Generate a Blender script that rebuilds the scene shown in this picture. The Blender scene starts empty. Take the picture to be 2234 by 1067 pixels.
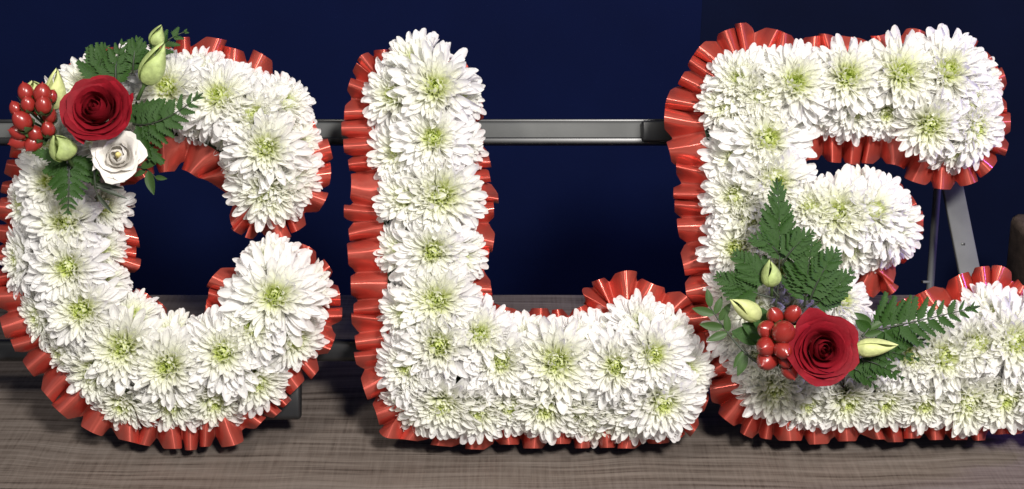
import bpy, math, random
from mathutils import Vector, Matrix
random.seed(7)
R = math.radians
sc = bpy.context.scene
COL = sc.collection

# ------------------------------------------------------------------ camera, world, lamps, exposure
S = 0.000345                 # metres per photo pixel on the letters' backing plane
D = 1.05                     # camera to that plane
PITCH = R(24)
X = Vector((1, 0, 0))
U = Vector((0, math.sin(PITCH), math.cos(PITCH)))      # up along the leaning letters
F = Vector((0, math.cos(PITCH), -math.sin(PITCH)))     # away from the camera
N = -F
CAM = -(F * D) + U * ((978 - 533.5) * S)               # the letters' heel (y 978) stands on the table, z = 0


def P(px, py, dep=0.0):
    """Point seen at photo pixel (px, py), dep metres in front of the letters' backing plane."""
    k = (D - dep) / D
    return CAM + (X * ((px - 1117) * S) + U * ((533.5 - py) * S) + F * D) * k


def PZ(px, py, z):
    d = (P(px, py) - CAM)
    return CAM + d * ((z - CAM.z) / d.z)


def PY(px, py, y):
    d = (P(px, py) - CAM)
    return CAM + d * ((y - CAM.y) / d.y)


cam = bpy.data.cameras.new('camera')
camo = bpy.data.objects.new('camera', cam)
COL.objects.link(camo)
cam.sensor_fit = 'HORIZONTAL'
cam.angle = 2 * math.atan(1117 * S / D)
cam.clip_start = 0.01
cam.clip_end = 50
camo.matrix_world = Matrix.Translation(CAM) @ Matrix((X, U, N)).transposed().to_4x4()
sc.camera = camo

w = bpy.data.worlds.new('World')
sc.world = w
w.use_nodes = True
w.node_tree.nodes['Background'].inputs['Color'].default_value = (0.86, 0.9, 1.0, 1)
w.node_tree.nodes['Background'].inputs['Strength'].default_value = 0.24
sc.view_settings.view_transform = 'Standard'
sc.view_settings.look = 'None'
sc.view_settings.exposure = 0.0
sc.view_settings.gamma = 1.0


def lamp(name, kind, loc, target, energy, color, size=0.3, size_y=None, spot=None):
    l = bpy.data.lights.new(name, kind)
    l.energy = energy
    l.color = color
    if kind == 'AREA':
        l.size = size
        if size_y:
            l.shape = 'RECTANGLE'
            l.size_y = size_y
    else:
        l.shadow_soft_size = size
    if spot:
        l.spot_size = R(spot)
        l.spot_blend = 0.8
    o = bpy.data.objects.new(name, l)
    COL.objects.link(o)
    o.location = loc
    d = Vector(target) - Vector(loc)
    o.rotation_euler = d.to_track_quat('-Z', 'Y').to_euler()
    return o


lamp('ceiling_or_fill_lamp', 'AREA', (0.42, -1.17, 1.22), (-0.03, 0.02, 0.12), 46, (1.0, 0.965, 0.92), 0.22)
lamp('ceiling_or_fill_lamp', 'AREA', (-0.55, -0.95, 1.30), (-0.1, 0.05, 0.12), 10, (1.0, 0.95, 0.87), 0.16)  # added fill light from the left, not a ceiling fitting of the room
lamp('stage_lamp', 'AREA', (0.95, 0.02, 0.42), (0.40, 0.0, 0.16), 2.2, (0.30, 0.16, 1.0), 0.10)
lamp('stage_lamp', 'SPOT', (-0.05, 0.30, 1.30), (-0.05, 0.62, 0.42), 11.0, (0.02, 0.08, 1.0), 0.06, spot=60)


# ------------------------------------------------------------------ materials
def mat(name):
    m = bpy.data.materials.new(name)
    m.use_nodes = True
    nt = m.node_tree
    return m, nt, nt.nodes['Principled BSDF'], nt.nodes['Material Output']


def node(nt, kind, **kw):
    n = nt.nodes.new(kind)
    for k, v in kw.items():
        if k in n.inputs:
            n.inputs[k].default_value = v
        else:
            setattr(n, k, v)
    return n


def ramp(nt, stops):
    n = nt.nodes.new('ShaderNodeValToRGB')
    el = n.color_ramp.elements
    while len(el) < len(stops):
        el.new(0.5)
    for e, (p, c) in zip(el, stops):
        e.position = p
        e.color = (*c, 1)
    return n


def simple(name, col, rough=0.5, spec=0.5, metal=0.0, var=0.25, scale=60, trans=0.0, coat=0.0, bump=0.0, bscale=200):
    m, nt, b, out = mat(name)
    tc = node(nt, 'ShaderNodeTexCoord')
    nz = node(nt, 'ShaderNodeTexNoise', Scale=scale, Detail=4.0)
    nt.links.new(tc.outputs['Object'], nz.inputs['Vector'])
    c0 = tuple(max(0, x * (1 - var)) for x in col)
    c1 = tuple(min(1, x * (1 + var)) for x in col)
    r = ramp(nt, [(0.3, c0), (0.7, c1)])
    nt.links.new(nz.outputs['Fac'], r.inputs['Fac'])
    nt.links.new(r.outputs['Color'], b.inputs['Base Color'])
    b.inputs['Roughness'].default_value = rough
    b.inputs['Specular IOR Level'].default_value = spec
    b.inputs['Metallic'].default_value = metal
    b.inputs['Coat Weight'].default_value = coat
    b.inputs['Coat Roughness'].default_value = 0.12
    if bump:
        n2 = node(nt, 'ShaderNodeTexNoise', Scale=bscale, Detail=3.0)
        nt.links.new(tc.outputs['Object'], n2.inputs['Vector'])
        bp = node(nt, 'ShaderNodeBump', Strength=bump, Distance=0.001)
        nt.links.new(n2.outputs['Fac'], bp.inputs['Height'])
        nt.links.new(bp.outputs['Normal'], b.inputs['Normal'])
    if trans:
        t = node(nt, 'ShaderNodeBsdfTranslucent')
        nt.links.new(r.outputs['Color'], t.inputs['Color'])
        mx = node(nt, 'ShaderNodeMixShader')
        mx.inputs[0].default_value = trans
        nt.links.new(b.outputs[0], mx.inputs[1])
        nt.links.new(t.outputs[0], mx.inputs[2])
        nt.links.new(mx.outputs[0], out.inputs['Surface'])
    return m


def petal_material():
    m, nt, b, out = mat('chrysanthemum_petal')
    at = node(nt, 'ShaderNodeAttribute', attribute_name='pig')
    r = ramp(nt, [(0.0, (0.90, 0.89, 0.885)), (0.25, (0.89, 0.895, 0.79)), (0.6, (0.82, 0.88, 0.36)), (1.0, (0.48, 0.60, 0.05))])
    nt.links.new(at.outputs['Fac'], r.inputs['Fac'])
    nt.links.new(r.outputs['Color'], b.inputs['Base Color'])
    b.inputs['Roughness'].default_value = 0.42
    b.inputs['Specular IOR Level'].default_value = 0.35
    t = node(nt, 'ShaderNodeBsdfTranslucent')
    nt.links.new(r.outputs['Color'], t.inputs['Color'])
    mx = node(nt, 'ShaderNodeMixShader')
    mx.inputs[0].default_value = 0.55
    nt.links.new(b.outputs[0], mx.inputs[1])
    nt.links.new(t.outputs[0], mx.inputs[2])
    nt.links.new(mx.outputs[0], out.inputs['Surface'])
    return m


def wood_material():
    m, nt, b, out = mat('grey_wood_effect_vinyl')
    tc = node(nt, 'ShaderNodeTexCoord')
    # slow wander so the grain lines bend
    wn = node(nt, 'ShaderNodeTexNoise', Scale=5.0, Detail=2.0)
    nt.links.new(tc.outputs['Object'], wn.inputs['Vector'])
    wm = node(nt, 'ShaderNodeVectorMath', operation='MULTIPLY_ADD')
    wm.inputs[1].default_value = (0.0, 0.035, 0.0)
    nt.links.new(wn.outputs['Color'], wm.inputs[0])
    nt.links.new(tc.outputs['Object'], wm.inputs[2])

    def layer(scl, detail, rough, src=None):
        mp = node(nt, 'ShaderNodeMapping')
        mp.inputs['Scale'].default_value = scl
        nt.links.new((src or wm).outputs[0], mp.inputs['Vector'])
        n = node(nt, 'ShaderNodeTexNoise', Scale=1.0, Detail=detail, Roughness=rough)
        nt.links.new(mp.outputs[0], n.inputs['Vector'])
        return n
    g1 = layer((5, 190, 1), 5.0, 0.65)          # grain along the board
    g2 = layer((9, 700, 1), 4.0, 0.7)          # fine dark streaks
    g3 = layer((800, 18, 1), 4.0, 0.7, tc)      # woven cross threads
    g4 = layer((7, 11, 1), 3.0, 0.6)            # where the cross threads show

    def mul(a, bb, op='MULTIPLY'):
        n = node(nt, 'ShaderNodeMath', operation=op)
        for i, v in enumerate((a, bb)):
            if isinstance(v, (int, float)):
                n.inputs[i].default_value = v
            else:
                nt.links.new(v, n.inputs[i])
        return n.outputs[0]
    a = mul(mul(g1.outputs['Fac'], 0.50), mul(g2.outputs['Fac'], 0.34), 'ADD')
    cross = mul(mul(g3.outputs['Fac'], 0.5, 'SUBTRACT'), mul(g4.outputs['Fac'], 0.38))
    f = mul(a, cross, 'ADD')
    r = ramp(nt, [(0.31, (0.042, 0.031, 0.025)), (0.38, (0.100, 0.079, 0.066)), (0.45, (0.137, 0.112, 0.096)), (0.56, (0.182, 0.153, 0.133))])
    nt.links.new(f, r.inputs['Fac'])
    nt.links.new(r.outputs['Color'], b.inputs['Base Color'])
    b.inputs['Roughness'].default_value = 0.55
    b.inputs['Specular IOR Level'].default_value = 0.3
    bp = node(nt, 'ShaderNodeBump', Strength=0.25, Distance=0.0006)
    nt.links.new(f, bp.inputs['Height'])
    nt.links.new(bp.outputs['Normal'], b.inputs['Normal'])
    return m


def ribbon_material():
    m, nt, b, out = mat('coral_satin_ribbon')
    tc = node(nt, 'ShaderNodeTexCoord')
    nz = node(nt, 'ShaderNodeTexNoise', Scale=35.0, Detail=3.0)
    nt.links.new(tc.outputs['Object'], nz.inputs['Vector'])
    r = ramp(nt, [(0.3, (0.49, 0.078, 0.056)), (0.7, (0.60, 0.115, 0.084))])
    nt.links.new(nz.outputs['Fac'], r.inputs['Fac'])
    nt.links.new(r.outputs['Color'], b.inputs['Base Color'])
    tg = node(nt, 'ShaderNodeTangent', direction_type='UV_MAP')
    tg.uv_map = 'weave'
    nt.links.new(tg.outputs[0], b.inputs['Tangent'])
    b.inputs['Anisotropic'].default_value = 0.95
    b.inputs['Roughness'].default_value = 0.29
    b.inputs['Metallic'].default_value = 0.62
    b.inputs['Specular IOR Level'].default_value = 0.6
    b.inputs['Coat Weight'].default_value = 0.25
    b.inputs['Coat Roughness'].default_value = 0.09
    return m


M_PETAL = petal_material()
M_RIB = ribbon_material()
M_WOOD = wood_material()
M_FOAM = simple('dark_green_foam', (0.020, 0.028, 0.015), 0.9, 0.2, bump=0.5, bscale=900)
M_TRAY = simple('black_plastic', (0.012, 0.012, 0.013), 0.35, 0.5)
M_ROSE = simple('dark_red_rose_petal', (0.195, 0.004, 0.011), 0.68, 0.18, var=0.3, scale=70, trans=0.15, bump=0.35, bscale=420)
M_LISI = simple('cream_white_petal', (0.72, 0.69, 0.64), 0.5, 0.3, var=0.05, scale=60, trans=0.22)
M_STAM = simple('pale_yellow_stamen', (0.62, 0.52, 0.20), 0.5, 0.3)
M_BUD = simple('pale_green_bud', (0.37, 0.45, 0.17), 0.5, 0.25, var=0.35, scale=130, trans=0.2, bump=0.5, bscale=350)
M_CREAM = simple('cream_bud_petal', (0.54, 0.58, 0.25), 0.5, 0.25, var=0.25, scale=130, trans=0.2, bump=0.5, bscale=350)
M_LEAF = simple('fern_leaf', (0.021, 0.060, 0.008), 0.5, 0.25, var=0.55, scale=55, trans=0.15, bump=0.3, bscale=700)
M_LEAF2 = simple('small_leaf', (0.036, 0.075, 0.018), 0.5, 0.3, var=0.3, scale=70, trans=0.12)
M_STEM = simple('green_stem', (0.055, 0.10, 0.03), 0.5, 0.4)
M_DSTEM = simple('dark_stem', (0.02, 0.028, 0.015), 0.5, 0.4)
M_BERRY = simple('red_berry', (0.22, 0.017, 0.013), 0.30, 0.5, var=0.4, scale=90, coat=0.15)
M_CENTRE = simple('flower_disc', (0.24, 0.32, 0.03), 0.6, 0.3, bump=0.8, bscale=1500)
M_RAIL = simple('grey_metal', (0.095, 0.097, 0.096), 0.72, 0.3, metal=0.1, var=0.12, scale=25, bump=0.06, bscale=300)
M_STEEL = simple('grey_painted_metal', (0.08, 0.082, 0.083), 0.6, 0.4, var=0.1, scale=50, bump=0.05, bscale=600)
M_WALL = simple('navy_wall_paint', (0.0018, 0.0046, 0.027), 0.75, 0.06, var=0.10, scale=9, bump=0.15, bscale=700)
M_WALL2 = simple('near_black_panel', (0.0018, 0.0038, 0.016), 0.75, 0.06, var=0.12, scale=9, bump=0.15, bscale=700)
M_BROWN = simple('brown_fabric', (0.075, 0.052, 0.040), 0.9, 0.2, var=0.35, scale=90, bump=0.8, bscale=900)


# ------------------------------------------------------------------ object helpers
def mesh(name, V, Fc, material, smooth=True, pig=None):
    me = bpy.data.meshes.new(name)
    me.from_pydata([tuple(v) for v in V], [], Fc)
    me.materials.append(material)
    if smooth:
        me.polygons.foreach_set('use_smooth', [True] * len(me.polygons))
    if pig is not None:
        a = me.attributes.new('pig', 'FLOAT', 'POINT')
        a.data.foreach_set('value', pig)
    me.update()
    return me


def put(name, me, parent=None, M=None, **props):
    """Link a mesh object; M is its world matrix."""
    o = bpy.data.objects.new(name, me)
    COL.objects.link(o)
    M = M or Matrix.Identity(4)
    if parent is not None:
        o.parent = parent
        o['_w'] = 0
        o.matrix_basis = WORLD[parent.name].inverted() @ M
        del o['_w']
    else:
        o.matrix_basis = M
    WORLD[o.name] = M
    for k, v in props.items():
        o[k] = v
    return o


WORLD = {}


def empty(name, loc, label=None, cat=None, group=None, parent=None, **props):
    o = bpy.data.objects.new(name, None)
    o.empty_display_size = 0.02
    COL.objects.link(o)
    M = Matrix.Translation(loc) if not isinstance(loc, Matrix) else loc
    if parent is not None:
        o.parent = parent
        o.matrix_basis = WORLD[parent.name].inverted() @ M
    else:
        o.matrix_basis = M
    WORLD[o.name] = M
    if label:
        o['label'] = label
    if cat:
        o['category'] = cat
    if group:
        o['group'] = group
    for k, v in props.items():
        o[k] = v
    return o


def frame(origin, xdir, zdir):
    """Matrix with local X along xdir and local Z as near zdir as it can be."""
    x = xdir.normalized()
    z = (zdir - x * zdir.dot(x)).normalized()
    y = z.cross(x)
    m = Matrix((x, y, z)).transposed().to_4x4()
    m.translation = origin
    return m


def axis_frame(origin, zdir, xdir):
    z = zdir.normalized()
    x = (xdir - z * xdir.dot(z)).normalized()
    y = z.cross(x)
    m = Matrix((x, y, z)).transposed().to_4x4()
    m.translation = origin
    return m


def tdir(tx, ty):
    l = math.hypot(tx, ty)
    if l > 0.97:
        tx, ty = tx / l * 0.97, ty / l * 0.97
    return X * tx + U * ty + N * math.sqrt(max(0.02, 1 - tx * tx - ty * ty))


def box_geo(c, hx, hy, hz, bev=0.0):
    """Eight- or twenty-four-vertex box (bevelled) about c with half-vectors hx, hy, hz."""
    import bmesh
    bm = bmesh.new()
    vs = []
    for sx in (-1, 1):
        for sy in (-1, 1):
            for sz in (-1, 1):
                vs.append(bm.verts.new(c + hx * sx + hy * sy + hz * sz))
    for f in ((0, 1, 3, 2), (4, 6, 7, 5), (0, 4, 5, 1), (2, 3, 7, 6), (0, 2, 6, 4), (1, 5, 7, 3)):
        bm.faces.new([vs[i] for i in f])
    bmesh.ops.recalc_face_normals(bm, faces=bm.faces)
    if bev:
        bmesh.ops.bevel(bm, geom=list(bm.edges), offset=bev, segments=3, affect='EDGES', profile=0.5)
    bm.verts.index_update()
    V = [v.co.copy() for v in bm.verts]
    Fc = [[v.index for v in f.verts] for f in bm.faces]
    bm.free()
    return V, Fc


def tube_geo(pts, rads, n=7):
    V, Fc = [], []
    for i, p in enumerate(pts):
        a = pts[max(0, i - 1)]
        b = pts[min(len(pts) - 1, i + 1)]
        d = (b - a).normalized()
        s = d.cross(N if abs(d.dot(N)) < 0.95 else X).normalized()
        t = d.cross(s)
        for k in range(n):
            th = 2 * math.pi * k / n
            V.append(p + (s * math.cos(th) + t * math.sin(th)) * rads[i])
    for i in range(len(pts) - 1):
        for k in range(n):
            Fc.append((i * n + k, i * n + (k + 1) % n, (i + 1) * n + (k + 1) % n, (i + 1) * n + k))
    Fc.append(tuple(range(n))[::-1])
    Fc.append(tuple((len(pts) - 1) * n + k for k in range(n)))
    return V, Fc


def lathe_geo(prof, n=14, fn=None):
    V, Fc = [], []
    for j, (r, z) in enumerate(prof):
        for k in range(n):
            th = 2 * math.pi * k / n
            rr = r * (fn(th, j / (len(prof) - 1)) if fn else 1)
            V.append(Vector((rr * math.cos(th), rr * math.sin(th), z)))
    for j in range(len(prof) - 1):
        for k in range(n):
            Fc.append((j * n + k, j * n + (k + 1) % n, (j + 1) * n + (k + 1) % n, (j + 1) * n + k))
    Fc.append(tuple(range(n))[::-1])
    Fc.append(tuple((len(prof) - 1) * n + k for k in range(n)))
    return V, Fc


# ------------------------------------------------------------------ the setting: table top, wall
me = mesh('table_top', *box_geo(Vector((0, 0.2586 - 0.6, -0.012)), X * 1.3, Vector((0, 0.6, 0)), Vector((0, 0, 0.012)), 0.002), M_WOOD)
TABLE_BACK = PZ(1250, 642, 0).y
me = mesh('table_top', *box_geo(Vector((0, TABLE_BACK - 0.55, -0.012)), X * 1.3, Vector((0, 0.55, 0)), Vector((0, 0, 0.012)), 0.002), M_WOOD)
put('table_top', me, kind='structure')
WALL_Y = TABLE_BACK + 0.30
xs = PY(1530, 40, WALL_Y).x
V, Fc = box_geo(Vector(((xs - 2.5) / 2, WALL_Y + 0.02, 0.3)), X * ((xs + 2.5) / 2), Vector((0, 0.02, 0)), Vector((0, 0, 1.2)))
put('wall', mesh('wall', V, Fc, M_WALL, False), kind='structure')
V, Fc = box_geo(Vector(((xs + 2.5) / 2, WALL_Y + 0.0212, 0.3)), X * ((2.5 - xs) / 2), Vector((0, 0.02, 0)), Vector((0, 0, 1.2)))
put('wall_panel', mesh('wall_panel', V, Fc, M_WALL2, False), kind='structure')
V, Fc = box_geo(Vector((0, 0.2, -0.75)), X * 2.6, Vector((0, 1.6, 0)), Vector((0, 0, 0.02)))
put('floor', mesh('floor', V, Fc, M_WALL2, False), kind='structure')

# ------------------------------------------------------------------ the metal stand behind the letters
stand = empty('metal_stand', (0.05, 0.05, 0), 'grey and black metal stand with two crossbars, standing on the table behind the flower letters', 'stand')


def bar(name, a, b, w, t, m, bev=0.002, up=U, **kw):
    d = (b - a)
    c = (a + b) / 2
    dn = d.normalized()
    side = (up - dn * up.dot(dn)).normalized()
    nrm = dn.cross(side)
    return put(name, mesh(name, *box_geo(c, d / 2, side * (w / 2), nrm * (t / 2), bev), m), stand, **kw)


bar('upper_rail', P(-120, 291, -0.045), P(2150, 287, -0.045), 0.0150, 0.018, M_RAIL, 0.0025)
bar('rail_flange', P(-120, 309, -0.043), P(2150, 309, -0.043), 0.0052, 0.022, M_TRAY, 0.0012)
bar('top_flange', P(-120, 265.5, -0.052), P(2150, 264, -0.052), 0.0030, 0.010, M_TRAY, 0.0008)
bar('rail_shadow_block', P(1398, 288, -0.040), P(1500, 288, -0.040), 0.0165, 0.024, M_TRAY, 0.002)  # black block standing in for the shadow letter E casts on the rail
lower = bar('lower_rail', P(-120, 764, -0.030), P(2300, 764, -0.030), 0.0165, 0.016, M_TRAY, 0.004)
bar('leg', P(2062, 330, -0.050), P(2124, 640, 0.002), 0.0165, 0.004, M_STEEL, 0.001, up=X, label='flat grey metal leg of the stand')
o = bar('leg', P(2051, 330, -0.075), P(2028, 640, -0.06), 0.006, 0.006, M_STEEL, 0.0025, up=X, label='thin round-edged metal leg lit violet')
V, Fc = box_geo(P(2019, 615, -0.05), X * 0.0028, U * 0.001, N * 0.003, 0.0004)
put('clip', mesh('clip', V, Fc, M_STEEL), stand)
V, Fc = box_geo(P(2101, 533, -0.0135), X * 0.0015, U * 0.001, N * 0.0008, 0.0003)
put('bolt', mesh('bolt', V, Fc, M_TRAY), stand)
a = P(600, 845, -0.004)
V, Fc = box_geo(P(570, 862, 0.004), X * (88 * S), U * (53 * S), N * 0.004, 0.0035)
put('foot', mesh('foot', V, Fc, M_TRAY), stand)

# something brown at the far right, beside the table
pan = empty('brown_panel', (PY(2250, 700, 0.36).x, 0.36, 0), 'dim brown fabric-covered panel at the far right edge behind the letter E', 'panel')
c0, c1 = PY(2272, 490, 0.36), PY(2250, 700, 0.36)
d = c1 - c0
V, Fc = box_geo((c0 + c1) / 2, d / 2, X * 0.022, Vector((0, 0.03, 0)), 0.008)
for v in V:
    v += Vector((random.gauss(0, .0008), random.gauss(0, .0008), random.gauss(0, .0008)))
put('cover', mesh('cover', V, Fc, M_BROWN), pan)


# ------------------------------------------------------------------ chrysanthemum prototypes
def petal_geo(L, W, a0, a1, cup, base_r, base_z, phi, twist=0.0, nu=6, nv=4, rnd=random, notch=0.0):
    """One spoon-shaped petal rooted on the receptacle, leaning from polar angle a0 to a1."""
    V, tt = [], []
    r, z = base_r, base_z
    cp, sp = math.cos(phi), math.sin(phi)
    for i in range(nu + 1):
        t = 1 - (1 - i / nu) ** 1.75
        a = a0 + (a1 - a0) * t ** 1.3
        if i:
            r += (t - tp) * L * math.sin(a)
            z += (t - tp) * L * math.cos(a)
        tp = t
        if t < 0.66:
            wd = 0.34 + 0.66 * math.sin(t / 0.66 * math.pi / 2) ** 1.2
        else:
            wd = math.sqrt(max(0.0, 1 - ((t - 0.66) / 0.343) ** 2.4))
        wd *= W / 2
        for j in range(nv + 1):
            v = j / nv * 2 - 1
            lift = cup * wd * (v * v) + 0.05 * wd * math.cos(v * math.pi * 2)
            y = v * wd
            tw = twist * t
            y2 = y * math.cos(tw) - lift * math.sin(tw)
            l2 = y * math.sin(tw) + lift * math.cos(tw)
            back = -notch * L * 0.0 * v * v
            rr = r - l2 * math.cos(a) + back
            zz = z + l2 * math.sin(a)
            V.append(Vector((rr * cp - y2 * sp, rr * sp + y2 * cp, zz)))
            tt.append(t)
    Fc = []
    for i in range(nu):
        for j in range(nv):
            k = i * (nv + 1) + j
            Fc.append((k, k + nv + 1, k + nv + 2, k + 1))
    return V, Fc, tt


GA = math.pi * (3 - math.sqrt(5))
NPET = 185
NSPLIT = 8


def make_flower(seed, openness, tint=0.0):
    rnd = random.Random(seed)
    stuffV, stuffF, stuffP = [], [], []
    split = []
    cand = []
    phis = []
    for i in range(NPET):
        phi = (i * GA + rnd.gauss(0, 0.16)) % (2 * math.pi)
        q = (i + 0.5) / NPET
        phis.append((phi, q))
        dphi = abs((phi + math.pi) % (2 * math.pi) - math.pi)
        if 0.66 < q:
            cand.append((dphi - 0.6 * (q - 0.66), i))
    cand.sort()
    chosen = [i for _, i in cand[:NSPLIT]]
    for i, (phi, q) in enumerate(phis):
        th = R(8) + R(84) * q ** 0.66 * openness
        if q < 0.26:                                  # short curled florets round the eye
            L = 0.0065 + 0.030 * q
            W = 0.0020 + 0.006 * q
            a0, a1 = th * 0.9 + R(14), th * 0.4 - R(30) + rnd.gauss(0, 0.25)
            cup = 1.1
            nu, nv = 4, 2
        else:
            qq = (q - 0.26) / 0.74
            L = (0.0130 + 0.0175 * qq ** 0.75) * rnd.uniform(0.88, 1.10)
            W = (0.0036 + 0.0040 * qq ** 0.7) * rnd.uniform(0.88, 1.12)
            a0 = th * 0.80 + rnd.gauss(0, 0.08)
            a1 = th * 1.06 + rnd.gauss(0, 0.26) - (0.42 * (1 - qq))
            cup = rnd.uniform(0.35, 0.85) + 0.5 * (1 - qq)
            nu, nv = 6, 4
        br = 0.0012 + 0.0062 * math.sqrt(q)
        bz = 0.004 - 0.010 * q
        V, Fc, tt = petal_geo(L, W, a0, a1, cup, br, bz, phi, rnd.gauss(0, 0.42), nu, nv, rnd)
        if q < 0.26:
            pg = [max(0, 1.0 - 1.3 * q - 0.50 * t) for t in tt]
        else:
            pg = [max(0, (0.72 - 1.05 * q) * (1 - 0.75 * t) + 0.10 * (1 - t) + tint) for t in tt]
        if i in chosen:
            split.append(mesh('petal', V, Fc, M_PETAL, True, pg))
        else:
            o = len(stuffV)
            stuffV += V
            stuffF += [tuple(k + o for k in f) for f in Fc]
            stuffP += pg
    st = mesh('petals', stuffV, stuffF, M_PETAL, True, stuffP)
    Vc, Fcc = lathe_geo([(0.0075, -0.012), (0.009, -0.006), (0.0072, -0.001), (0.004, 0.0022), (0.0012, 0.0030)], 10)
    ce = mesh('flower_centre', Vc, Fcc, M_CENTRE)
    return st, split, ce


FLOWERS = [make_flower(100 + k, op, tn) for k, (op, tn) in enumerate(((1.0, 0), (0.92, .05), (1.06, 0), (0.86, .10), (1.02, .02), (0.97, .06), (0.90, 0), (1.10, .03)))]
rf = random.Random(11)


def chrysanthemum(parent, px, py, s, tx, ty, nsplit):
    st, split, ce = FLOWERS[rf.randrange(len(FLOWERS))]
    s *= 0.93 * rf.uniform(0.94, 1.05)
    ax = tdir(tx, ty)
    dep = 0.060 - 0.040 * (tx * tx + ty * ty) + rf.gauss(0, 0.002)
    if math.hypot(tx, ty) > 0.25:
        xd = X * tx + U * ty
    else:
        a = rf.uniform(0, 6.28)
        xd = X * math.cos(a) + U * math.sin(a)
    org = P(px, py, dep) - ax * 0.004 * s
    M = axis_frame(org, ax, xd) @ Matrix.Rotation(rf.gauss(0, 0.25), 4, 'Z') @ Matrix.Diagonal((s * rf.uniform(.95, 1.05), s * rf.uniform(.95, 1.05), s * rf.uniform(.85, 1.05), 1))
    e = empty('chrysanthemum', M, parent=parent)
    put('petals', st, e, M, kind='stuff')
    for m in split[:nsplit]:
        put('petal', m, e, M)
    # the petals that are not picked apart here still belong to the flower
    if nsplit < len(split):
        V, Fc, pg = [], [], []
        for m in split[nsplit:]:
            o = len(V)
            V += [v.co.copy() for v in m.vertices]
            Fc += [tuple(k + o for k in p.vertices) for p in m.polygons]
            pg += [d.value for d in m.attributes['pig'].data]
        key = (st.name, nsplit)
        if key not in REST:
            REST[key] = mesh('outer_petals', V, Fc, M_PETAL, True, pg)
        put('outer_petals', REST[key], e, M, kind='stuff')
    put('flower_centre', ce, e, M)
    return e


REST = {}


# ------------------------------------------------------------------ ribbon and foam from the letter outline
def catmull(pts, step):
    n = len(pts)
    if sum(pts[i - 1][0] * pts[i][1] - pts[i][0] * pts[i - 1][1] for i in range(n)) < 0:
        pts = pts[::-1]
    out = []
    for i in range(n):
        p0, p1, p2, p3 = pts[i - 1], pts[i], pts[(i + 1) % n], pts[(i + 2) % n]
        seg = math.dist(p1, p2)
        k = max(2, int(seg / step))
        for j in range(k):
            t = j / k
            q = []
            for c in (0, 1):
                a, b, cc, d = p0[c], p1[c], p2[c], p3[c]
                q.append(0.5 * (2 * b + (cc - a) * t + (2 * a - 5 * b + 4 * cc - d) * t * t + (3 * b - a - 3 * cc + d) * t ** 3))
            out.append(tuple(q))
    return out


def normals(pl, win):
    n = len(pl)
    raw = []
    for i in range(n):
        a, b = pl[(i - win) % n], pl[(i + win) % n]
        dx, dy = b[0] - a[0], b[1] - a[1]
        l = math.hypot(dx, dy) or 1
        raw.append((dy / l, -dx / l))       # outline runs clockwise in the picture: outward normal
    return raw


def make_ribbon(parent, outline, seed, pitch=52, width=88, dep_out=0.024, dep_in=0.038, grow=5, retract=13):
    rnd = random.Random(seed)
    pl = catmull(outline, 2.6)
    nr = normals(pl, 14)
    n = len(pl)
    # pleats
    u, amp, ext, ph = [], [], [], 0.0
    pleats = []
    total = sum(math.dist(pl[i], pl[(i + 1) % n]) for i in range(n))
    s = 0
    while s < total:
        p = pitch * rnd.uniform(0.66, 1.40)
        pleats.append((s, p, rnd.uniform(0.7, 1.25), rnd.uniform(0.75, 1.35), rnd.uniform(-7, 7), rnd.random(), rnd.gauss(0, 11)))
        s += p
    k = 0
    dist = 0.0
    nt = 7
    V, Fc = [], []
    for i in range(n):
        while k + 1 < len(pleats) and dist >= pleats[k + 1][0]:
            k += 1
        s0, p, am, sk, ex, kind, lean = pleats[k]
        lu = min(1, max(0, (dist - s0) / p))
        lu = lu ** sk
        e = min(lu, 1 - lu)
        hill = math.sin(math.pi * lu) ** 0.85 if 0 < lu < 1 else 0.0
        if kind < 0.30:                                # a sharper, flat-sided fold
            hill = 0.35 * hill + 0.65 * (lu / 0.62 if lu < 0.62 else (1 - lu) / 0.38)
        flat = min(1.0, e / 0.16)
        flat = flat * flat * (3 - 2 * flat)
        x, y = pl[i]
        nx, ny = nr[i]
        for j in range(nt):
            t = j / (nt - 1)
            reach = (t - 1) * width + grow + t * t * (ex - retract * (1 - flat))
            a = (0.20 + 0.80 * t) * 0.0185 * am
            dep = dep_in + (dep_out - dep_in) * t + a * (hill - 0.68) + 0.0015 * math.sin(dist * 0.05 + 3 * t)
            # the pleat narrows towards the gathered edge: pull its flanks to its crest
            sl = lean * flat * t ** 1.5
            V.append(P(x + nx * reach - ny * sl, y + ny * reach + nx * sl, dep))
        dist += math.dist(pl[i], pl[(i + 1) % n])
    for i in range(n):
        i2 = (i + 1) % n
        for j in range(nt - 1):
            Fc.append((i * nt + j, i2 * nt + j, i2 * nt + j + 1, i * nt + j + 1))
    me = mesh('ribbon_ruffle', V, Fc, M_RIB)
    uv = me.uv_layers.new(name='weave')                # u runs across the ribbon, v along it
    for lp in me.loops:
        i, j = divmod(lp.vertex_index, nt)
        uv.data[lp.index].uv = (j / (nt - 1), i / n * 40)
    put('ribbon_ruffle', me, parent)


def make_foam(parent, outline, inset, name, m, d0, d1):
    pl = catmull(outline, 16.0)
    nr = normals(pl, 4)
    pts = [(x - nx * inset, y - ny * inset) for (x, y), (nx, ny) in zip(pl, nr)]
    n = len(pts)
    V = [P(x, y, d0) for x, y in pts] + [P(x, y, d1) for x, y in pts]
    Fc = [tuple(range(n))[::-1], tuple(range(n, 2 * n))]
    for i in range(n):
        Fc.append((i, (i + 1) % n, n + (i + 1) % n, n + i))
    put(name, mesh(name, V, Fc, m, False), parent)


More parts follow.
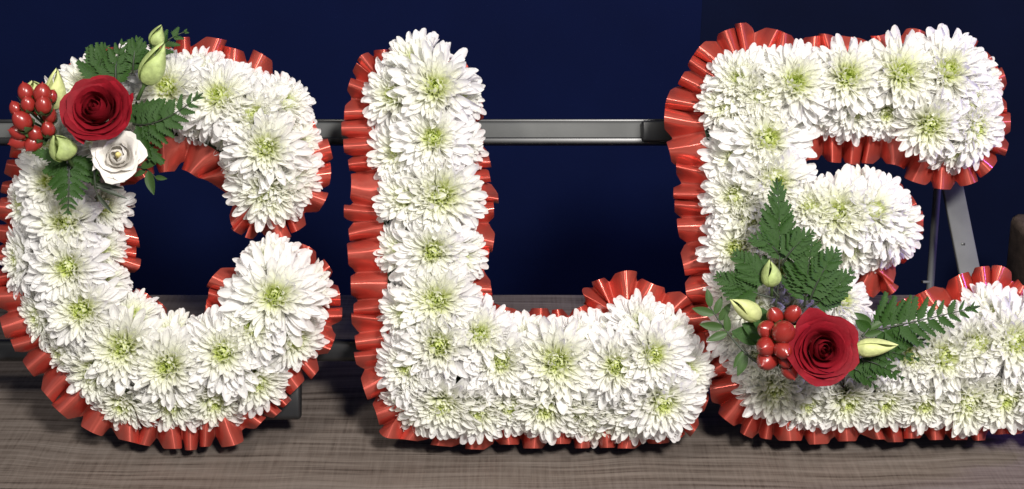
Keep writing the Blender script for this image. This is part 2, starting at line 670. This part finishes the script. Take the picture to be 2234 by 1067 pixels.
# ------------------------------------------------------------------ leaves
def pinna_mesh(nteeth, wide, droop, seed):
    """Serrated fern leaflet of unit length along +X."""
    rnd = random.Random(seed)
    V, Fc = [], []

    def z(t, y):
        return -droop * t * t + 0.35 * abs(y) - 0.0

    def add(x, y, t):
        V.append(Vector((x, y, z(t, y))))
        return len(V) - 1
    mids, edges = [], {1: [], -1: []}
    for k in range(nteeth + 1):
        t = k / nteeth
        mids.append(add(t, 0, t))
        for sd in (1, -1):
            wv = wide * 1.5 * (min(1, t * 5 + 0.25)) * (1 - t) ** 0.75
            if k < nteeth:
                tip = add(t + 0.75 / nteeth + 0.02, sd * (wv * rnd.uniform(0.92, 1.08) + 0.004), t)
                val = add(t + 0.80 / nteeth, sd * wv * 0.62, t)
                edges[sd].append((tip, val))
    for sd in (1, -1):
        prev = None
        for k in range(nteeth):
            tip, val = edges[sd][k]
            a = mids[k]
            b = mids[k + 1]
            if prev is None:
                f1 = (a, tip, val)
            else:
                f1 = (a, prev, tip, val)
            f2 = (a, val, b)
            for f in (f1, f2):
                Fc.append(f if sd < 0 else f[::-1])
            prev = val
    return V, Fc


PINNAE = [mesh('leaflet', *pinna_mesh(9, 0.17, 0.10, 1), M_LEAF), mesh('leaflet', *pinna_mesh(8, 0.20, 0.14, 2), M_LEAF),
          mesh('leaflet', *pinna_mesh(7, 0.22, 0.08, 3), M_LEAF)]


def oval_geo(wide, droop, n=7):
    V, Fc = [], []
    for i in range(n + 1):
        t = i / n
        wv = wide * math.sin(math.pi * t ** 0.85) ** 0.8 if 0 < t < 1 else 0.01
        for v in (-1, -0.5, 0, 0.5, 1):
            V.append(Vector((t, v * wv, -droop * t * t + 0.3 * abs(v) * wv)))
    for i in range(n):
        for j in range(4):
            k = i * 5 + j
            Fc.append((k, k + 5, k + 6, k + 1))
    return V, Fc


OVAL = mesh('leaf', *oval_geo(0.20, 0.12), M_LEAF2)
GRASSY = mesh('leaf', *oval_geo(0.085, 0.10), M_DSTEM)
BROAD = mesh('leaf', *oval_geo(0.25, 0.15), M_LEAF)

rl = random.Random(5)


def leaf_at(name, me, parent, px, py, dep, ang, length_px, tilt=0.0, roll=0.0, wscale=1.0):
    """Leaf from pixel (px,py) pointing at picture angle ang (degrees, counter-clockwise from right)."""
    a = R(ang)
    xd = (X * math.cos(a) + U * math.sin(a)) * math.cos(R(tilt)) + N * math.sin(R(tilt))
    side = -X * math.sin(a) + U * math.cos(a)
    zd = N * math.cos(R(roll)) + side * math.sin(R(roll))
    L = length_px * S * 0.93
    M = frame(P(px, py, dep), xd, zd) @ Matrix.Diagonal((L, L * wscale, L, 1))
    return put(name, me, parent, M)


def bez(p0, p1, p2, n):
    return [tuple((1 - t) ** 2 * a + 2 * t * (1 - t) * b + t * t * c for a, b, c in zip(p0, p1, p2)) for t in [i / n for i in range(n + 1)]]


def frond(parent, base, mid, tip, n, maxlen, dep0, dep1, spread=52, wscale=1.0, low=0.75, name='fern_frond', start=0.06, end_len=60):
    """Fern frond: a rachis with serrated leaflets on both sides, each its own object."""
    pts = bez((*base, dep0), (*mid, (dep0 + dep1) / 2 + 0.006), (*tip, dep1), 24)
    e = empty(name, P(*base, dep0), parent=parent)
    w3 = [P(*p) for p in pts]
    V, Fc = tube_geo(w3, [0.0009 * (1 - 0.75 * i / 24) for i in range(25)], 5)
    put('stem', mesh('stem', V, Fc, M_DSTEM), e)
    for i in range(n):
        t = start + (0.93 - start) * i / (n - 1)
        k = min(23, int(t * 24))
        f = t * 24 - k
        p = [pts[k][c] + (pts[k + 1][c] - pts[k][c]) * f for c in range(3)]
        ang = math.degrees(math.atan2(-(pts[k + 1][1] - pts[k][1]), pts[k + 1][0] - pts[k][0]))
        prof = (low + (1 - low) * min(1, t / 0.25)) * (1 - t) ** 0.75 + 0.10
        for sd in (1, -1):
            L = maxlen * prof * rl.uniform(0.9, 1.08)
            leaf_at('leaflet', PINNAE[rl.randrange(3)], e, p[0], p[1], p[2] + 0.0004 * sd, ang + sd * (spread - 14 * t + rl.gauss(0, 3)), L,
                    tilt=rl.uniform(-8, 8), roll=sd * rl.uniform(-14, 10), wscale=wscale * rl.uniform(0.92, 1.1))
    ang = math.degrees(math.atan2(-(tip[1] - pts[-4][1]), tip[0] - pts[-4][0]))
    leaf_at('leaflet', PINNAE[0], e, pts[-4][0], pts[-4][1], dep1, ang, math.dist(tip, pts[-4][:2]) * 1.0, wscale=0.9)
    return e


def sprig(parent, base, mid, tip, leaves, dep0, dep1, stem_m=M_DSTEM, name='leaf_sprig', r=0.0009):
    pts = bez((*base, dep0), (*mid, (dep0 + dep1) / 2), (*tip, dep1), 14)
    e = empty(name, P(*base, dep0), parent=parent)
    V, Fc = tube_geo([P(*p) for p in pts], [r * (1 - 0.5 * i / 14) for i in range(15)], 6)
    put('stem', mesh('stem', V, Fc, stem_m), e)
    for t, ang, L, me in leaves:
        k = min(13, int(t * 14))
        leaf_at('leaf', me, e, *pts[k], ang, L, tilt=rl.uniform(-5, 18), roll=rl.uniform(-25, 25))
    return e


# ------------------------------------------------------------------ rose, lisianthus, buds, berries
def cup_petal(Rm, H, half, curl, wave, spiral, seed, point=0.0, nu=12, nv=8):
    """Petal wrapping part of a cup: local Z is the flower's axis, the petal faces +X."""
    rnd = random.Random(seed)
    ph = rnd.uniform(0, 6.28)
    V, Fc = [], []
    for i in range(nv + 1):
        v = i / nv
        for j in range(nu + 1):
            u = j / nu * 2 - 1
            th = half * u * (0.35 + 0.65 * math.sin(min(1, v * 1.25) * math.pi / 2))
            r = Rm * (0.22 + 0.78 * math.sin(min(1.0, v * 1.05) * math.pi / 2) ** 0.8)
            r *= 1 + spiral * u
            h = H * v * (1 - 0.20 * u * u * v)
            lip = max(0, v - 0.62) / 0.38
            r += curl * lip ** 1.8 * (1 - 0.35 * abs(u)) + point * lip ** 2 * max(0, 1 - abs(u) * 2.2)
            h -= abs(curl) * 0.55 * lip ** 2.4
            r += wave * lip * (math.sin(u * 5 + ph) + 0.4 * math.sin(u * 11 + 2 * ph))
            h += wave * lip * (0.7 * math.sin(u * 7 + ph * 1.7) + 0.4 * math.sin(u * 13 + ph))
            V.append(Vector((r * math.cos(th), r * math.sin(th), h)))
    for i in range(nv):
        for j in range(nu):
            k = i * (nu + 1) + j
            Fc.append((k, k + 1, k + nu + 2, k + nu + 1))
    return V, Fc


def rose(parent, name, px, py, dep, tx, ty, rad, n, m, seed, height=1.05, curl=0.16, wave=0.035, inner=0.07, point=0.0, spin=0.0, label=None, drop=0.30):
    rnd = random.Random(seed)
    ax = tdir(tx, ty)
    M0 = axis_frame(P(px, py, dep) - ax * rad * height * 0.85, ax, X) @ Matrix.Rotation(spin, 4, 'Z')
    e = empty(name, M0, parent=parent)
    if label:
        e['label'] = label
    for k in range(n):
        q = k / (n - 1)
        Rm = rad * (inner + (0.84 - inner) * q ** 0.85)
        H = rad * height * (1.0 - drop * q) * rnd.uniform(0.97, 1.03) * (0.93 + 0.07 * min(1, q * 4))
        half = R(112 - 42 * q)
        cr = rad * curl * min(1, max(0, q - 0.22) * 2.2) * rnd.uniform(0.75, 1.2)
        if q < 0.36:
            cr = -Rm * 0.55 * (1 - q / 0.36)
        V, Fc = cup_petal(Rm, H, half, cr, rad * wave * (0.3 + q), 0.10 - 0.05 * q, seed * 50 + k, rad * point * (q > 0.75) * rnd.uniform(0.3, 1.2))
        M = M0 @ Matrix.Rotation(k * R(137.5) + rnd.gauss(0, 0.12), 4, 'Z')
        put('petal', mesh('petal', V, Fc, m), e, M)
    return e, M0


def bud(parent, px, py, dep, ang, length_px, rad_px, m, tilt=20, name='flower_bud', label=None):
    a = R(ang)
    ax = (X * math.cos(a) + U * math.sin(a)) * math.cos(R(tilt)) + N * math.sin(R(tilt))
    M = axis_frame(P(px, py, dep), ax, N)
    e = empty(name, M, parent=parent)
    if label:
        e['label'] = label
    L, rr = length_px * S * 0.92, rad_px * S * 0.86
    for k in range(3):
        V, Fc = [], []
        nv, nu = 9, 8
        for i in range(nv + 1):
            v = i / nv
            prof = math.sin(math.pi * min(1, 0.06 + 0.94 * v) ** 0.72) ** 0.75 if v < 1 else 0.05
            for j in range(nu + 1):
                u = j / nu * 2 - 1
                th = u * R(85) * (1 - 0.55 * v) + v * 1.1
                r = rr * max(0.06, prof) * (1 + 0.10 * u) + rr * 0.03 * k
                V.append(Vector((r * math.cos(th), r * math.sin(th), L * v * (1 - 0.06 * u * u) + rr * .12 * v * k)))
        for i in range(nv):
            for j in range(nu):
                q = i * (nu + 1) + j
                Fc.append((q, q + 1, q + nu + 2, q + nu + 1))
        put('petal', mesh('petal', V, Fc, m), e, M @ Matrix.Rotation(k * R(120), 4, 'Z'))
    V, Fc = lathe_geo([(rr * .18, -L * .45), (rr * .16, -L * .1), (rr * .35, -L * .02), (rr * .42, L * .03), (rr * .3, L * .08)], 8)
    put('stem', mesh('stem', V, Fc, M_STEM), e, M)
    return e


Vb, Fb = lathe_geo([(0.05, -0.02), (0.55, 0.05), (0.88, 0.35), (1.0, 0.85), (0.93, 1.35), (0.70, 1.80), (0.36, 2.12), (0.10, 2.25), (0.03, 2.42)], 14)
BERRY = mesh('berry', Vb, Fb, M_BERRY)


def calyx_geo():
    V, Fc = [], []
    for k in range(5):
        th = 2 * math.pi * k / 5
        o = len(V)
        for i in range(4):
            t = i / 3
            r = 0.2 + 0.95 * math.sin(t * 1.35)
            z = -0.25 + 1.05 * t * t
            wv = (0.15, 0.48, 0.42, 0.05)[i]
            for v in (-1, 1):
                V.append(Vector((r * math.cos(th) - v * wv * math.sin(th), r * math.sin(th) + v * wv * math.cos(th), z)))
        for i in range(3):
            Fc.append((o + 2 * i, o + 2 * i + 1, o + 2 * i + 3, o + 2 * i + 2))
    return V, Fc


CALYX = mesh('calyx', *calyx_geo(), M_STEM)


def berry_cluster(parent, root, items):
    e = empty('berry_cluster', P(*root), parent=parent)
    VV, FF = [], []
    for px, py, r, ang, tilt, dep in items:
        a = R(ang)
        ax = (X * math.cos(a) + U * math.sin(a)) * math.cos(R(tilt)) + N * math.sin(R(tilt))
        s = r * S * 1.2 * rl.uniform(0.88, 1.08)
        M = axis_frame(P(px, py, dep) - ax * s * 1.1, ax, N) @ Matrix.Diagonal((s, s, s, 1))
        put('berry', BERRY, e, M)
        put('calyx', CALYX, e, M)
        b = P(px, py, dep) - ax * s * 1.3
        V, Fc = tube_geo([P(*root), (P(*root) + b) / 2 - N * 0.004, b], [0.0009] * 3, 5)
        o = len(VV)
        VV += V
        FF += [tuple(k + o for k in f) for f in Fc]
    put('stem', mesh('stem', VV, FF, M_STEM), e)
    return e


# ------------------------------------------------------------------ letter C
GROUP = 'floral tribute letters'
OUT_C = [(590, 517), (655, 497), (703, 445), (722, 385), (716, 340), (700, 290), (662, 215), (602, 150), (530, 108), (445, 90), (380, 92), (310, 105), (220, 108),
         (140, 155), (70, 215), (30, 290), (14, 360), (-2, 430), (-12, 510), (-8, 600), (10, 700), (40, 780), (82, 838), (135, 895), (200, 940), (265, 960),
         (345, 976), (440, 974), (520, 965), (580, 915), (628, 872), (684, 812), (727, 740), (738, 655), (722, 600), (682, 550), (632, 535), (560, 545), (500, 580), (462, 620),
         (450, 670), (420, 705), (375, 692), (320, 645), (270, 612), (293, 585), (298, 520), (284, 460), (292, 405), (340, 378), (400, 375), (442, 400), (482, 432), (500, 490), (540, 515)]
LC = [(365, 190, .95, .0, .2), (478, 210, 1.0, .05, .2), (552, 252, 1.0, .2, .2), (580, 322, 1.05, .15, 0), (582, 415, 1.0, .1, -.5), (430, 165, .85, 0, .6),
      (535, 190, .85, .2, .6), (620, 225, .85, .6, .35), (645, 305, .85, .7, .1), (505, 300, .75, -.45, -.35), (535, 365, .85, -.5, -.3), (630, 385, .9, .6, -.2), (405, 245, .75, -.2, -.5), (445, 262, .75, -.2, -.55),
      (290, 150, .85, -.1, .6), (200, 190, .9, -.1, .4), (130, 210, .8, -.5, .5), (110, 315, .85, -.4, 0), (220, 300, .9, .2, 0), (290, 240, .8, .2, -.3),
      (112, 398, 1.0, -.15, .1), (58, 445, .85, -.7, 0), (142, 482, 1.05, 0, 0), (220, 450, .8, .6, .1), (48, 565, .9, -.75, 0), (148, 583, 1., 0, 0), (218, 540, .75, .6, 0),
      (178, 675, 1.05, 0, 0), (90, 690, .9, -.65, -.25), (222, 612, .75, .5, .3), (268, 757, 1., 0, .05), (142, 765, .95, -.6, -.45), (206, 808, .85, -.3, -.4), (290, 690, .8, .35, .5),
      (366, 797, 1.05, 0, 0), (375, 735, .75, .05, .55), (268, 880, 0.95, -0.25, -0.63), (376, 875, 1.01, 0, -0.63), (450, 735, .75, -.1, .5), (487, 768, 1.05, 0, .1), (470, 872, 1.01, 0.2, -0.63),
      (560, 830, .95, .45, -.5), (551, 711, .95, .0, .1), (600, 645, 1.15, .1, .1), (640, 740, .95, .6, -.35), (535, 645, .75, -.5, .2), (590, 572, .85, -.05, .6), (660, 635, .9, .65, .1)]
letC = empty('floral_letter', P(370, 978, 0), 'letter C of white chrysanthemums, a red rose and berries at its upper left', 'floral letter', GROUP)
make_foam(letC, OUT_C, 76, 'foam_base', M_FOAM, 0.004, 0.040)
make_foam(letC, OUT_C, 50, 'backing_tray', M_TRAY, 0.0, 0.0035)
make_ribbon(letC, OUT_C, 21, grow=3, retract=22)
for f in LC:
    chrysanthemum(letC, *f, nsplit=300 // len(LC))

# spray on C
frond(letC, (290, 270), (345, 285), (442, 203), 9, 70, 0.092, 0.100, 55, 1.15, 1.0)
frond(letC, (255, 190), (245, 140), (268, 92), 5, 62, 0.082, 0.080, 40, 1.1, 1.0)
frond(letC, (205, 170), (220, 135), (232, 102), 5, 60, 0.078, 0.078, 40, 1.1, 1.0)
frond(letC, (290, 160), (290, 125), (300, 85), 5, 60, 0.080, 0.080, 34, 1.1, 1.0)
frond(letC, (330, 120), (362, 82), (408, 68), 4, 45, 0.075, 0.072, 40, 1.2, 1.0)
frond(letC, (150, 335), (152, 400), (148, 470), 9, 58, 0.096, 0.098, 62, 1.05, 1.0)
for px, py, ang, L, dep, rr, ws in ((150, 350, 165, 80, .098, -10, 1.3), (115, 298, 178, 65, .094, 10, 1.3), (160, 345, -45, 75, .094, 10, 1.5), (190, 345, -70, 70, .092, 0, 1.4), (275, 265, 30, 90, .088, 0, 1.3),
                                    (225, 190, 135, 80, .080, 0, 1.4), (300, 240, -20, 90, .088, 10, 1.3), (280, 300, -35, 95, .086, 10, 1.2)):
    e = empty('fern_frond', P(px, py, dep), parent=letC)
    leaf_at('leaflet', PINNAE[rl.randrange(3)], e, px, py, dep, ang, L, tilt=6, roll=rr, wscale=ws)
sprig(letC, (290, 365), (320, 360), (345, 395), [(0.3, 20, 48, OVAL), (0.6, -75, 55, OVAL), (0.9, -10, 28, OVAL), (.5, -150, 30, OVAL)], 0.085, 0.075)
sprig(letC, (205, 335), (203, 400), (215, 435), [(0.9, -48, 55, GRASSY), (0.7, -20, 70, GRASSY), (0.6, -12, 60, GRASSY)], 0.105, 0.100, name='grass_sprig')
e, M0 = rose(letC, 'rose', 203, 228, 0.128, -0.05, 0.30, 78 * S * .93, 24, M_ROSE, 3, spin=0.6, curl=.19, label='velvety dark red rose, round and fully open')
e, M0 = rose(letC, 'small_flower', 254, 338, 0.118, 0.10, 0.05, 54 * S * .94, 15, M_LISI, 12, height=.95, curl=.26, wave=.10, inner=.24, drop=.38, spin=0.3, label='small white flower with ruffled petals and a cream eye')
V, Fc = lathe_geo([(.0022, 0), (.0026, .006), (.0018, .0105), (.0006, .0125)], 8)
put('stamen', mesh('stamen', V, Fc, M_STAM), e, M0 @ Matrix.Translation((0.001, 0, 0.004)))
bud(letC, 318, 180, .100, 60, 95, 27, M_BUD, 15)
bud(letC, 336, 98, .086, 65, 44, 17, M_BUD, 10)
bud(letC, 147, 342, .108, 108, 55, 29, M_BUD, 40)
bud(letC, 118, 235, .085, 78, 85, 24, M_CREAM, 20, label='long cream bud behind the berries')
bud(letC, 78, 215, .080, 85, 40, 26, M_CREAM, 35, label='long cream bud behind the berries')
berry_cluster(letC, (105, 285, .085), [(56, 200, 15, 100, 20, .108), (93, 203, 17, 80, 30, .110), (61, 226, 13, 95, 35, .112), (95, 228, 14.5, 85, 35, .116), (34, 236, 11, 110, 25, .106),
                                       (47, 262, 14.5, 125, 40, .112), (40, 288, 13, 170, 30, .104), (76, 290, 14, 120, 40, .102), (105, 280, 12, 95, 40, .104), (112, 210, 11, 60, 20, .105), (42, 308, 14, 200, 30, .098), (72, 312, 14, 240, 30, .098), (108, 250, 13, 80, 30, .104)])

# ------------------------------------------------------------------ letter L
OUT_L = [(785, 142), (812, 122), (860, 118), (935, 112), (1005, 125), (1035, 180), (1046, 250), (1050, 300), (1063, 360), (1074, 420), (1076, 490), (1068, 560), (1068, 615), (1080, 668), (1130, 682), (1220, 682),
         (1285, 662), (1282, 632), (1318, 618), (1372, 602), (1425, 622), (1490, 650), (1535, 740), (1545, 830), (1520, 910), (1470, 964), (1360, 968), (1250, 970), (1150, 971), (1050, 970), (960, 964),
         (890, 955), (838, 948), (818, 895), (800, 850), (785, 790), (773, 720), (770, 640), (768, 560), (760, 470), (765, 400), (756, 310), (758, 225)]
LL = [(905, 135, .85, -.15, .5), (950, 190, 1.05, .05, .1), (862, 207, .95, -.45, .05), (1000, 205, .8, .55, .1), (945, 300, 1.05, .05, .05), (872, 330, .9, -.5, 0), (1000, 320, .75, .6, 0), (962, 425, 1.0, .1, 0),
      (888, 432, .9, -.4, 0), (1005, 440, .75, .6, 0), (945, 548, 1.05, .05, 0), (880, 545, .88, -.5, 0), (1005, 555, .75, .6, 0), (953, 655, 1.05, .05, 0), (890, 680, .92, -.42, 0), (1005, 650, .7, .6, .1),
      (958, 752, 1.05, 0, 0), (892, 800, .95, -.45, -.1), (1047, 728, .8, .1, .2), (1093, 787, 1., 0, .05), (1150, 745, .8, 0, .5), (1215, 790, 1.05, 0, .05), (1265, 745, .75, 0, .55), (1345, 797, 1., 0, .05),
      (1320, 745, .8, 0, .4), (1425, 772, .97, .1, .05), (1395, 712, .8, .05, .35), (1462, 735, .8, .45, .25), (1495, 812, .95, .55, 0), (965, 882, 1.06, -0.15, -0.47), (905, 884, 0.90, -0.5, -0.53), (1042, 894, 1.01, 0, -0.53),
      (1115, 884, 0.95, 0, -0.53), (1190, 886, 1.06, 0, -0.53), (1310, 914, 1.06, 0, -0.73), (1250, 894, 0.95, 0, -0.63), (1445, 876, 1.18, 0.2, -0.32), (1385, 899, 0.95, 0.1, -0.63)]
letL = empty('floral_letter', P(1130, 978, 0), 'letter L of white chrysanthemums only, no rose or leaves, between the other two', 'floral letter', GROUP)
make_foam(letL, OUT_L, 76, 'foam_base', M_FOAM, 0.004, 0.040)
make_foam(letL, OUT_L, 50, 'backing_tray', M_TRAY, 0.0, 0.0035)
make_ribbon(letL, OUT_L, 32)
for f in LL:
    chrysanthemum(letL, *f, nsplit=300 // len(LL))

# ------------------------------------------------------------------ letter E
OUT_E = [(1500, 150), (1535, 98), (1585, 66), (1640, 58), (1695, 64), (1745, 80), (1810, 75), (1860, 84), (1930, 84), (1990, 68), (2050, 90), (2130, 100), (2180, 160), (2193, 240), (2190, 310), (2165, 365),
         (2118, 396), (2060, 402), (1990, 388), (1955, 362), (1890, 356), (1825, 348), (1758, 348), (1770, 395), (1850, 390), (1950, 400), (2000, 450), (2000, 530), (1965, 580), (1945, 632), (1905, 638), (1862, 605),
         (1800, 610), (1790, 660), (1860, 690), (1930, 680), (1990, 655), (2045, 628), (2095, 600), (2150, 588), (2196, 592), (2240, 640), (2330, 660), (2380, 760), (2370, 880), (2330, 935), (2234, 944),
         (2150, 950), (2050, 953), (1950, 956), (1840, 957), (1740, 960), (1660, 955), (1600, 925), (1555, 880), (1548, 820), (1530, 770), (1508, 710), (1505, 650), (1495, 580), (1478, 500), (1475, 430),
         (1476, 350), (1460, 285), (1464, 220)]
LE = [(1615, 175, .9, -.25, .25), (1590, 225, .85, -.45, .1), (1657, 210, .9, -.1, 0), (1735, 180, 1.05, 0, .15), (1680, 155, .75, 0, .5), (1850, 167, 1.05, 0, .1), (1795, 155, .7, 0, .5), (1967, 160, 1.05, 0, .1),
      (1910, 152, .7, 0, .5), (2067, 155, 1.1, .05, .2), (2110, 217, 1., .35, 0), (2128, 278, .95, .4, -.25), (2028, 272, .9, -.1, -.3), (2130, 165, .85, .55, .35), (2085, 325, .8, .15, -.7), (1800, 240, .75, -.1, -.55),
      (1862, 240, .8, 0, -.45), (1932, 245, .8, 0, -.45), (1675, 303, 1.1, .1, 0), (1608, 345, .9, -.42, 0), (1598, 285, .75, -.5, 0), (1725, 290, .75, .5, -.1), (1690, 395, 1.05, .1, 0), (1608, 430, .9, -.45, 0),
      (1640, 475, 1., -.15, 0), (1610, 540, .95, -.38, 0), (1600, 625, .8, -.5, 0), (1710, 500, .9, .2, 0), (1825, 465, 1.1, -.05, .1), (1905, 460, .9, .15, .15), (1945, 490, .95, .5, 0), (1765, 450, .8, 0, .2),
      (1850, 535, .9, 0, -.5), (1920, 535, .85, .3, -.55), (1880, 420, .8, .1, .6), (1770, 530, .9, .2, -.3), (1690, 590, 1, 0, 0), (1640, 665, 1, -.3, 0), (1610, 720, .85, -.55, 0), (1720, 690, 1, 0, 0),
      (1835, 655, .9, .35, .3), (1660, 780, .95, -.35, -.1), (1690, 845, 1.01, -0.2, -0.53), (1762, 874, 1.01, 0, -0.58), (1780, 770, 1., 0, 0), (1850, 874, 1.01, 0, -0.58), (1930, 874, 1.01, 0, -0.58), (2015, 874, 1.06, 0, -0.58),
      (1900, 770, 1., 0, .05), (1985, 775, 1., 0, .05), (2060, 778, 1.05, 0, .05), (2095, 722, .75, -.1, .35), (2165, 690, .85, .1, .4), (2130, 750, 1, 0, .05), (2215, 745, 1.1, .05, .05), (2110, 872, 1.01, 0, -0.53),
      (2190, 866, 1.06, 0, -0.47), (2000, 735, .7, -.1, .4), (2250, 710, .85, .3, .4), (2290, 790, 1, .4, 0), (2275, 855, 1.01, 0.2, -0.42)]
letE = empty('floral_letter', P(1860, 978, 0), 'letter E of white chrysanthemums, a red rose and tall fern at its lower left', 'floral letter', GROUP)
make_foam(letE, OUT_E, 76, 'foam_base', M_FOAM, 0.004, 0.040)
make_foam(letE, OUT_E, 50, 'backing_tray', M_TRAY, 0.0, 0.0035)
make_ribbon(letE, OUT_E, 43)
for f in LE:
    chrysanthemum(letE, *f, nsplit=max(1, 300 // len(LE)))

# spray on E
frond(letE, (1692, 670), (1708, 560), (1694, 388), 12, 98, 0.100, 0.104, 44, 0.92, 1.0, start=.42)
frond(letE, (1700, 650), (1655, 590), (1598, 552), 8, 66, 0.102, 0.096, 42, 1.1, .9, start=.3)
frond(letE, (1690, 650), (1630, 640), (1560, 598), 8, 68, 0.100, 0.094, 42, 1.1, .9, start=.3)
frond(letE, (1702, 560), (1680, 520), (1634, 522), 6, 44, 0.104, 0.104, 42, 1.1, .9, start=.2)
frond(letE, (1705, 580), (1730, 530), (1776, 506), 7, 52, 0.106, 0.108, 42, 1.1, .9, start=.2)
frond(letE, (1755, 670), (1760, 600), (1772, 525), 10, 88, 0.100, 0.108, 48, 0.82, .9, start=.1)
frond(letE, (1765, 660), (1790, 590), (1828, 544), 8, 64, 0.104, 0.108, 42, 1.2, .9, start=.1)
frond(letE, (1770, 670), (1810, 640), (1860, 590), 8, 64, 0.100, 0.104, 42, 1.2, .9, start=.1)
frond(letE, (1900, 722), (1985, 705), (2138, 668), 11, 78, 0.098, 0.100, 58, 1.0, 1.0)
frond(letE, (1930, 730), (1975, 735), (2028, 752), 6, 42, 0.096, 0.094, 40, 1.2, 1.0)
frond(letE, (1880, 765), (1940, 760), (2008, 786), 6, 42, 0.096, 0.092, 40, 1.2, 1.0)
frond(letE, (1880, 785), (1920, 790), (1972, 828), 6, 46, 0.094, 0.090, 42, 1.2, 1.0)
frond(letE, (1850, 800), (1880, 805), (1912, 846), 5, 44, 0.092, 0.088, 42, 1.2, 1.0)
for px, py, ang, L, dep, ws in ((1680, 730, 120, 75, .098, 1.6), (1690, 745, 150, 80, .094, 1.5), (1665, 740, 165, 70, .092, 1.5), (1900, 720, 150, 40, .1, 1.6)):
    e = empty('leaf_sprig', P(px, py, dep), parent=letE)
    leaf_at('leaf', BROAD, e, px, py, dep, ang, L, tilt=12, roll=rl.uniform(-20, 20), wscale=ws * .8)
sprig(letE, (1660, 795), (1610, 770), (1540, 655), [(0.30, -115, 50, OVAL), (0.38, -120, 42, OVAL), (0.62, 40, 40, OVAL), (0.66, 95, 42, OVAL), (0.78, 175, 52, OVAL), (0.82, 60, 46, OVAL), (0.92, 165, 50, OVAL), (0.97, 100, 42, OVAL), (0.7, 200, 48, OVAL), (.9, 70, 42, OVAL)], 0.098, 0.090)
sprig(letE, (1880, 735), (1895, 720), (1905, 700), [(0.5, 30, 40, OVAL), (0.9, 150, 45, OVAL), (.2, 10, 40, OVAL)], 0.1, 0.1)
rose(letE, 'rose', 1802, 762, 0.132, 0.10, 0.05, 75 * S * .93, 24, M_ROSE, 4, spin=1.9, curl=.21, point=.16, label='dark crimson rose with pointed outer petals')
bud(letE, 1683, 622, .104, 97, 56, 22, M_BUD, 22)
bud(letE, 1655, 692, .098, 148, 78, 22, M_CREAM, 20, label='pale yellow bud beside the fern')
bud(letE, 1868, 760, .108, 4, 84, 20, M_CREAM, 5, label='pale yellow bud beside the rose')
berry_cluster(letE, (1715, 745, .085), [(1690, 688, 14, 120, 40, .112), (1731, 684, 14.5, 70, 45, .114), (1672, 719, 17.5, 160, 50, .118), (1711, 724, 18.5, 60, 70, .128), (1671, 756, 18, 190, 60, .120),
                                        (1709, 764, 15.5, 300, 65, .126), (1673, 786, 18, 215, 50, .114), (1715, 787, 12.5, 280, 50, .118), (1725, 808, 15, 285, 40, .114), (1692, 770, 12, 250, 60, .110)])
